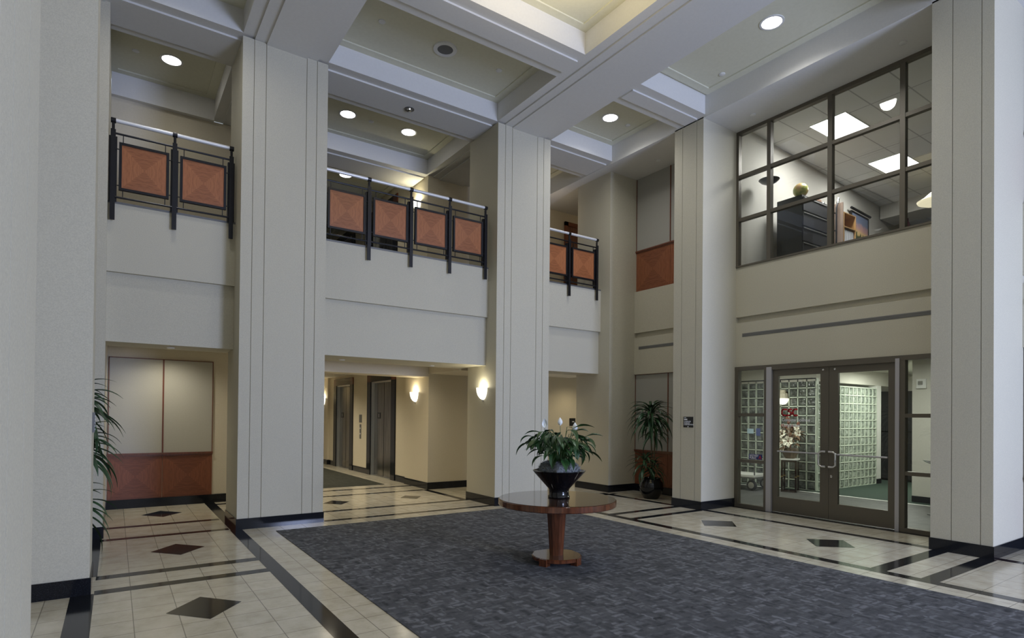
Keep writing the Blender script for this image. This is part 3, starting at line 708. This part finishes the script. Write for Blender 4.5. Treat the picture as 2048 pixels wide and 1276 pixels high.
def dracaena(label, x, y, seed, rosettes, potr=.235, group=None):
    R3 = random.Random(seed)
    t = thing('potted_dracaena', label, 'potted plant', (x,y,0))
    MB().lathe([(0,0),(.14,0),(.155,.02),(.215,.12),(.238,.22),(.225,.32),(.19,.36),(.178,.385),(.195,.40),(.19,.405),(.17,.39),(.165,.36),(0,.355)],n=40).build('pot','black_gloss',t)
    MB().lathe([(.165,.35),(.12,.375),(0,.39)],n=30).build('moss','moss',t)['kind'] = 'stuff'
    for (dx,dy,z,n,L,w) in rosettes:
        if z > .8: MB().tube([(dx*.3,dy*.3,.36),(dx*.6+.02,dy*.6,.36+(z-.36)*.4),(dx+.01,dy,.36+(z-.36)*.75),(dx,dy,z)],.016,10).build('cane','cane',t)
        lf = MB()
        for i in range(n):
            tt = i/n; a = i*2.399+R3.uniform(-.2,.2)
            rise = 1.25-1.75*tt+R3.uniform(-.15,.15); ln = L*R3.uniform(.8,1.1)*(1-.25*(1-tt))
            lf.leaf((dx+.012*math.cos(a),dy+.012*math.sin(a),z-.18*tt+.05),a,ln,w*R3.uniform(.85,1.1),rise,R3.uniform(1.5,2.1)*(1 if tt<.5 else .75),12,0,.18,R3.uniform(-.2,.2),.35)
        lf.build('foliage','dracaena_leaf',t)
    return t
dracaena('tall dracaena in a round black pot in the right corner recess',8.82,7.98,5,[(.0,.02,1.68,90,.64,.062),(.03,-.05,1.34,22,.48,.06),(-.12,.06,.72,40,.46,.055),(.07,.0,.62,26,.38,.055)])
dracaena('dracaena mostly hidden behind the left column',-.46,7.95,11,[(.05,.0,1.70,70,.66,.075),(.10,-.02,1.25,50,.62,.07),(.05,.0,.60,34,.62,.07)])

# ------------------------------------------------------------------ lower office behind the glass doors
wall('wall_office_back', [(9.7,20,9.6,9.8,0,2.9)], 'office_paint')
wall('wall_office_end', [(19.9,20,-1,9.6,0,2.9)], 'office_paint')
wall('wall_office_front', [(9.7,20,-1.2,-1,0,2.9)], 'office_paint')
st(box('ceiling_office', (9.45,20,-1,9.8,2.78,2.9), 'office_paint'))
w = wall('wall_office_right', [(12.95,20,3.2,5.0,0,2.78)], 'office_paint'); box('baseboard',(12.938,12.95,3.2,5.0,0,.12),'dark_void',w)
w = wall('wall_office_header', [(12.9,15.95,6.87,7.02,2.45,2.78),(12.9,13.05,7.02,9.6,2.45,2.78),(15.95,17.2,6.87,7.02,2.45,2.78)], 'office_paint')
w = wall('wall_office_post', [(15.72,15.95,6.85,7.05,0,2.45)], 'white_paint'); box('baseboard',(15.71,15.96,6.84,7.06,0,.12),'dark_void',w)
wall('wall_office_dark_room', [(17.2,17.4,5.0,9.6,0,2.78)], 'office_paint')
tag(MB().box(17.0,17.18,5.6,8.2,0,2.35).box(16.85,17.0,5.7,8.1,.05,1.0).box(16.95,17.0,5.7,8.1,1.3,2.3).build('doorway_dark','dark_void'),'near-black boxes for the dark doorway seen through the right glass door','doorway')  # black boxes put the doorway's darkness into colour
def block_wall(name, label, org, rz, cols, rows, bm, s=.204):
    """local x along, -y towards the viewer"""
    t = thing(name, label, 'glass block wall', (*org,0), rz)
    b = MB(); W_ = cols*s; H_ = rows*s
    for i in range(cols+1): b.box(i*s-.012,i*s+.012,-.05,.05,0,H_)
    for j in range(rows+1): b.box(0,W_,-.05,.05,j*s-.012,j*s+.012)
    b.build('mortar_grid','block_mortar',t)
    g_ = MB()
    for i in range(cols):
        for j in range(rows):
            x0,x1,z0,z1 = i*s+.012,(i+1)*s-.012,j*s+.012,(j+1)*s-.012; c_ = .03
            g_.add([(x0,-.015,z0),(x1,-.015,z0),(x1,-.015,z1),(x0,-.015,z1),(x0+c_,-.045,z0+c_),(x1-c_,-.045,z0+c_),(x1-c_,-.045,z1-c_),(x0+c_,-.045,z1-c_)],[(4,5,6,7),(0,1,5,4),(1,2,6,5),(2,3,7,6),(3,0,4,7)],0,False)
            g_.box(x0,x1,.0,.04,z0,z1)
    o = g_.build('glass_blocks',bm,t); o['kind'] = 'stuff'
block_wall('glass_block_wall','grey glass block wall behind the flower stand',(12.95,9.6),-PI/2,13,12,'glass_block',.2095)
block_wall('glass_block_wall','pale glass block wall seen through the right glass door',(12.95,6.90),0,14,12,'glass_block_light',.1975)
# flower stand
t = thing('plant_stand','square dark lacquered stand with pale top and gold fittings behind the left glass door','plant stand',(12.32,7.13,0),.35)
box('stand_top',(-.17,.17,-.17,.17,.70,.73),'white_plastic',t); box('apron',(-.155,.155,-.155,.155,.655,.70),'dark_lacquer',t)
for sx in (-1,1):
    for sy in (-1,1):
        box('leg',(sx*.14-.018,sx*.14+.018,sy*.14-.018,sy*.14+.018,0,.655),'dark_lacquer',t)
        box('gold_fitting',(sx*.14-.02,sx*.14+.02,sy*.14-.02,sy*.14+.02,.33,.345),'gold',t)
MB().box(-.158,.158,-.158,-.122,.0,.03).box(-.158,.158,.122,.158,.0,.03).box(-.158,-.122,-.158,.158,0,.03).box(.122,.158,-.158,.158,0,.03).build('stretcher','dark_lacquer',t)
t = thing('flower_arrangement','brown bowl of cream magnolia flowers on the dark stand','flower arrangement',(12.32,7.13,.73))
MB().lathe([(0,0),(.09,0),(.12,.03),(.165,.13),(.17,.20),(.155,.23),(0,.22)],n=28).build('bowl','brown_pot',t)
R4 = random.Random(21)
def fl(dy,dz,s,dx=-.12):
    o = bpy.data.objects.new('flower',None); C.objects.link(o); o.parent = t; o.location = (dx,dy,dz); o.rotation_euler = (R4.uniform(-.3,.3),-PI/2+.25+R4.uniform(-.3,.3),R4.uniform(-.3,.3))
    b = MB()
    for k_ in range(6): b.leaf((0,0,0),k_*PI/3+.2,.115*s,.085*s,.55,.5+.3*(k_%2),6,0,.2,0,.6)
    b.build('petals','petal',o); MB().lathe([(.014*s,0),(.016*s,.02),(0,.035)],n=10).build('flower_core','petal_core',o)
fl(.11,.53,1.0); fl(-.05,.38,1.15,-.16); fl(.18,.36,1.0,-.1); fl(-.22,.56,.9,-.05); fl(-.16,.68,.6,-.02); fl(.04,.24,.8,-.17); fl(.24,.5,.8,-.04)
dlf = MB()
for i in range(70):
    a = R4.uniform(0,2*PI); dlf.leaf((.08*math.cos(a),.08*math.sin(a),R4.uniform(.2,.62)),a,R4.uniform(.12,.30),R4.uniform(.03,.06),R4.uniform(-.2,1.1),R4.uniform(.2,1.6),6,0,.2,R4.uniform(-1,1))
dlf.build('dried_leaves','dry_leaf',t)
tw = MB()
for i in range(9):
    a = R4.uniform(0,2*PI); h_ = R4.uniform(.6,1.0); tw.tube([(0,0,.2),(.05*math.cos(a),.05*math.sin(a),.5),(.16*math.cos(a),.16*math.sin(a),h_)],.005,5)
    tw.lathe([(.002,h_-.02),(.035,h_+.02),(.03,h_+.06),(0,h_+.08)],c=(.16*math.cos(a),.16*math.sin(a)),n=8)
tw.build('twigs','petal_core',t)
# flat cart
t = thing('flatbed_cart','low flatbed cart with a big black wheel behind the left sidelight','cart',(11.95,8.1,0),.1)
box('deck',(-.35,.35,-.5,.45,.30,.345),'white_plastic',t); box('deck_edge',(-.36,.36,-.51,.46,.27,.30),'grey_metal',t)
for sx in (-.3,.3):
    for sy in (-.42,.38):
        wv = MB().lathe([(.03,-.035),(.08,-.035),(.105,-.03),(.118,0),(.105,.03),(.08,.035),(.03,.035)],n=28,mi=0); wv.lathe([(0,-.037),(.06,-.037),(.075,-.034)],n=20,mi=1); wv.lathe([(0,.037),(.06,.037),(.075,.034)],n=20,mi=1)
        o = wv.build('wheel',['rubber','bright_steel'],t); o.rotation_euler = (0,PI/2,0); o.location = (sx,sy,.12)
        box('caster_bracket',(sx-.02,sx+.02,sy-.04,sy+.04,.2,.27),'grey_metal',t)
MB().tube([(-.3,-.48,.34),(-.3,-.48,.62),(.3,-.48,.62),(.3,-.48,.34)],.016,8).build('push_handle','grey_metal',t)
# notices on the block wall, strobe, dish, sconce reflection
tag(box('paper_notice',(12.893,12.901,8.40,8.57,1.23,1.35),'paper_blue'),'pale blue paper notice on the glass blocks','notice'); 
tag(box('paper_notice',(12.893,12.901,8.22,8.33,1.18,1.36),'paper_dark'),'dark blue upright notice on the glass blocks','notice')
t = thing('fire_strobe','white fire alarm strobe high on the office wall right of the doors','alarm',(12.95,4.83,2.31)); box('housing',(-.05,0,-.08,.08,-.09,.09),'white_plastic',t); box('strobe_lens',(-.075,-.05,-.035,.045,-.02,.05),'chrome',t)
t = thing('leaf_dish','silver leaf shaped dish on a thin stand at the right sidelight','dish',(11.5,4.06,0))
MB().lathe([(.001,.84),(.08,.85),(.16,.885),(.215,.925),(.15,.935),(.06,.945),(0,.945)],n=28).build('bowl','chrome',t); MB().tube([(0,0,.88),(0,.03,.6),(0,-.03,.3),(0,0,0.01)],.014,8).lathe([(.14,0),(.14,.012),(0,.02)],n=20).build('stand','grey_metal',t)
t = thing('sconce_reflection','cream globe with glowing lower half standing in for a sconce reflection in the left glass door','reflection',(12.901,7.58,2.05))  # modelled globe replaces a sconce mirrored in the glass
MB().lathe([(.002,-.125),(.06,-.11),(.105,-.065),(.122,-.01),(.122,.02)],c=(-.13,0),n=24).build('glass_bowl','sconce_glow',t)
MB().lathe([(.122,.02),(.118,.10),(.10,.14),(.07,.15),(.065,.22)],c=(-.13,0),n=24).build('shade','cream_paint',t); box('wall_bracket',(-.13,0.01,-.02,.02,.15,.19),'gold',t)
# ------------------------------------------------------------------ upper office
wall('wall_upper_left', [(9.5,9.7,6.60,7.12,ZU,7.3)], 'office_paint')
b = MB().prism([(9.45,6.56),(19,7.22),(19,7.5),(9.45,7.5)],ZU,7.12); st(b.build('wall_upper_office','office_paint'), 'office wall behind the filing cabinet')
wall('wall_upper_end', [(18.9,19,-1,7.5,ZU,7.12)], 'office_paint'); wall('wall_upper_front', [(9.7,19,-1.2,-1,ZU,7.12)], 'office_paint')
st(MB().box(9.47,19,-1.2,7.5,7.1,7.2).build('ceiling_upper_office','acoustic_tile'), 'grey acoustic tile ceiling in the upper office')
st(MB().box(16.2,17.0,-1,7.0,6.75,7.1).build('ceiling_bulkhead','office_paint'))
st(MB().box(9.7,19,-1.2,7.5,2.9,ZU).build('floor_upper_office','hall_carpet'))
t0 = thing('troffer_light','square glowing ceiling light panel nearer the office window','ceiling light',(11.2,5.53,7.1),0,'glowing ceiling panels in the upper office')
box('diffuser',(-.49,.49,-.32,.32,-.008,-.002),'troffer_glow',t0); MB().box(-.505,.505,-.335,-.32,-.01,0).box(-.505,.505,.32,.335,-.01,0).box(-.505,-.49,-.32,.32,-.01,0).box(.49,.505,-.32,.32,-.01,0).build('frame','white_plastic',t0)
dup(t0,(13.78,5.66,7.1),0,'square glowing ceiling light panel farther from the office window')
for x in (11.2,13.78): light('AREA','troffer_lamp',(x,5.55,7.06),45,(1,.98,1),.9,(0,0,0),.6)
t = thing('torchiere_lamp','black dish torchiere lamp at the left of the upper office window','floor lamp',(10.12,6.30,ZU-.2+.2))
MB().lathe([(.01,1.66),(.08,1.665),(.14,1.695),(.185,1.74),(.18,1.74),(.1,1.69),(0,1.68)],n=28).build('dish','cabinet_black',t); MB().tube([(0,0,.02),(0,0,1.67)],.012,8).build('pole','cabinet_black',t); MB().lathe([(.14,0),(.14,.02),(0,.03)],n=24).build('base','cabinet_black',t)
t = thing('filing_cabinet','tall black lateral filing cabinet behind the office window','filing cabinet',(10.6,5.93,ZU))
box('body',(0,.9,0,.5,0,1.46),'cabinet_black',t)
for k in range(5):
    d_ = box('drawer',(.02,.88,-.018,0,.03+.285*k,.285+.285*k),'cabinet_drawer',t); box('drawer_handle',(.04,.86,-.028,-.018,.262+.285*k,.28+.285*k),'bright_steel',d_)
t = thing('globe','yellow green ball shaped globe on top of the black filing cabinet','globe',(10.78,6.06,ZU+1.46))
MB().lathe([(.135*math.sin(PI*i/16)+.0005,.155-.135*math.cos(PI*i/16)) for i in range(17)],n=32).build('ball','gold_globe',t); MB().lathe([(.05,0),(.05,.01),(.015,.025)],n=16,caps=True).build('base','gold',t)
tag(box('storage_box',(11.28,11.46,6.02,6.36,ZU+1.46,ZU+1.56),'cardboard'),'low brown box on the far end of the filing cabinet','box')
t = thing('hand_truck','black hand truck with chrome top grips in front of the tan partition','hand truck',(11.80,5.90,ZU))
for sy in (-.0,.30): MB().tube([(0,sy,.15),(0,sy,1.45),(.06,sy,1.6)],.018,8).build('rail','black_metal',t)
for z_ in (.3,.65,1.0,1.35): MB().tube([(0,0,z_),(0,.30,z_)],.014,8).build('crossbar','black_metal',t)
for sy in (0,.30): MB().tube([(.05,sy,1.55),(.08,sy,1.66)],.024,8).build('grip','chrome',t)
for sy in (-.03,.33):
    o = MB().lathe([(0,-.02),(.1,-.02),(.12,0),(.1,.02),(0,.02)],n=20).build('wheel','rubber',t); o.rotation_euler = (PI/2,0,0); o.location = (.05,sy,.12)
box('toe_plate',(-.25,0,.0,.30,.0,.01),'black_metal',t)
tag(box('office_partition',(11.97,12.0,5.86,6.45,ZU,5.95),'tan_partition'),'tan cubicle partition behind the hand truck','partition')
t = thing('bookcase','small oak bookcase with white binders right of the tan partition','bookcase',(12.02,5.86,ZU))
MB().box(.02,.47,.003,.30,1.39,1.41).box(.02,.47,.003,.30,1.11,1.13).box(.02,.47,.003,.3,.74,.76).box(.02,.47,.003,.3,.0,.05).box(0,.02,0,.31,0,1.41).box(.47,.49,0,.31,0,1.41).box(.02,.47,.30,.31,0,1.41).build('carcass','oak',t)
for k in range(5):
    o = tag(box('binder',(12.05+k*.082,12.12+k*.082,5.88,6.12,ZU+.76,ZU+1.07),'binder_white'),'white binders standing in the oak bookcase','binder','white binders in the bookcase')
t = thing('landscape_painting','framed sunset landscape painting on the upper office wall','painting',(14.87,6.895,6.13),.069)
box('canvas',(-.47,.47,-.02,0,-.5,.40),'painting',t); MB().box(-.51,-.47,-.03,0,-.5,.40).box(.47,.51,-.03,0,-.5,.40).box(-.51,.51,-.03,0,.40,.44).box(-.51,.51,-.03,0,-.54,-.5).build('frame','black_metal',t)
MB().tube([(-.6,-.06,.47),(.50,-.06,.47)],.03,10).build('picture_light','black_metal',t)
t = thing('draped_flag','dark maroon flag hanging on a pole in the far office corner','flag',(16.6,6.55,ZU))
MB().tube([(0,0,0.01),(0,0,2.5)],.015,8).build('pole','gold',t)
b = MB(); vs=[]; 
for j in range(9):
    for i in range(15): vs.append((.02+.03*i*(.4+.6*j/8), .05*math.sin(i*1.4)*(.5+.5*j/8), 2.45-1.4*j/8-.02*i))
b.add(vs,[(j*15+i,j*15+i+1,(j+1)*15+i+1,(j+1)*15+i) for j in range(8) for i in range(14)],0,True).build('cloth','maroon_cloth',t)
t = thing('pendant_lamp','cream cone pendant lamp at the right of the upper office window','pendant lamp',(11.5,4.12,5.27))
MB().lathe([(.0,.0),(.14,.01),(.235,.05),(.25,.08),(.16,.13),(.05,.23),(.02,.25),(0,.25)],n=36).build('shade','pendant_glow',t); MB().tube([(0,0,.24),(0,0,1.83)],.004,6).build('cord','white_plastic',t)

# ------------------------------------------------------------------ lights
day = (.54,.64,1.)
for x,y,e in ((.62,4.6,32),(.62,.8,40),(7.64,.9,8),(4.1,.9,22)): light('SPOT','ceiling_fill',(x,y,ZC-.03),e,(1,.95,.86),.15,angle=2.8)  # added fill spots over the out-of-view front bays, without fixtures
for x,w_,e in ((7.0,2.8,820),): light('AREA','daylight_window',(x,-7.6,2.4),e,day,w_,(PI/2,0,0),3.6)
# unseen uplight added to warm the central coffer
for x,y,sx,sy in ((4.1,4.7,2.0,2.4),): light('AREA','coffer_uplight',(x,y,6.55),27,(1,.83,.52),sx,(PI,0,0),sy,spread=2.8)
# lower hall fixtures
warm = (1,.84,.58)
for x,y,e,c in ((.7,11.1,48,(1,.93,.78)),(3.3,10.75,52,(1,.88,.66)),(4.8,10.75,52,(1,.88,.66)),(7.9,10.8,24,(1,.84,.56)),(9.6,10.9,24,(1,.84,.56)),(4.0,13.9,120,(1,.9,.7)),(4.0,16.6,120,(1,.9,.7))): light('SPOT','hall_lamp',(x,y,2.70 if x<6 else 2.57),e,c,.1,angle=2.7)
for x,y in ((8.3,10.7),(11,10.8)): light('POINT','upper_hall_fill',(x,y,6.2),3,(1,.8,.55),.15)  # fill points added in mid-air, the upper hall has no fixture here
# lower office
for x,y,e in ((11.2,7.2,30),(11.2,4.2,30),(14.6,5.9,46)): light('AREA','office_lamp',(x,y,2.72),e,(.98,1,.92),1.2,(0,0,0),.6)
light('AREA','office_lamp',(14.5,8.4,2.6),25,(.98,1,.94),1.5,(0,0,0),1.5)

wd = bpy.data.worlds.new('World'); bpy.context.scene.world = wd; wd.use_nodes = True
wd.node_tree.nodes['Background'].inputs[0].default_value = (.75,.85,1,1); wd.node_tree.nodes['Background'].inputs[1].default_value = .5

# ------------------------------------------------------------------ camera
yaw, pitch, roll = .5995, .00831, .0096
fw = Vector((math.sin(yaw)*math.cos(pitch), math.cos(yaw)*math.cos(pitch), math.sin(pitch)))
r_ = Vector((math.cos(yaw), -math.sin(yaw), 0)); u_ = r_.cross(fw)
rr = math.cos(roll)*r_ + math.sin(roll)*u_; uu = -math.sin(roll)*r_ + math.cos(roll)*u_
cam = bpy.data.cameras.new('camera'); co = bpy.data.objects.new('camera', cam); C.objects.link(co)
co.matrix_world = Matrix(((rr.x,uu.x,-fw.x,0),(rr.y,uu.y,-fw.y,0),(rr.z,uu.z,-fw.z,1.62),(0,0,0,1)))
cam.sensor_width = 36; cam.lens = 36*1162.8/2048; cam.shift_y = (821-638)/2048; cam.clip_start = .05
sc = bpy.context.scene; sc.camera = co
sc.view_settings.view_transform = 'Standard'; sc.view_settings.look = 'None'; sc.view_settings.exposure = .5; sc.view_settings.gamma = 1
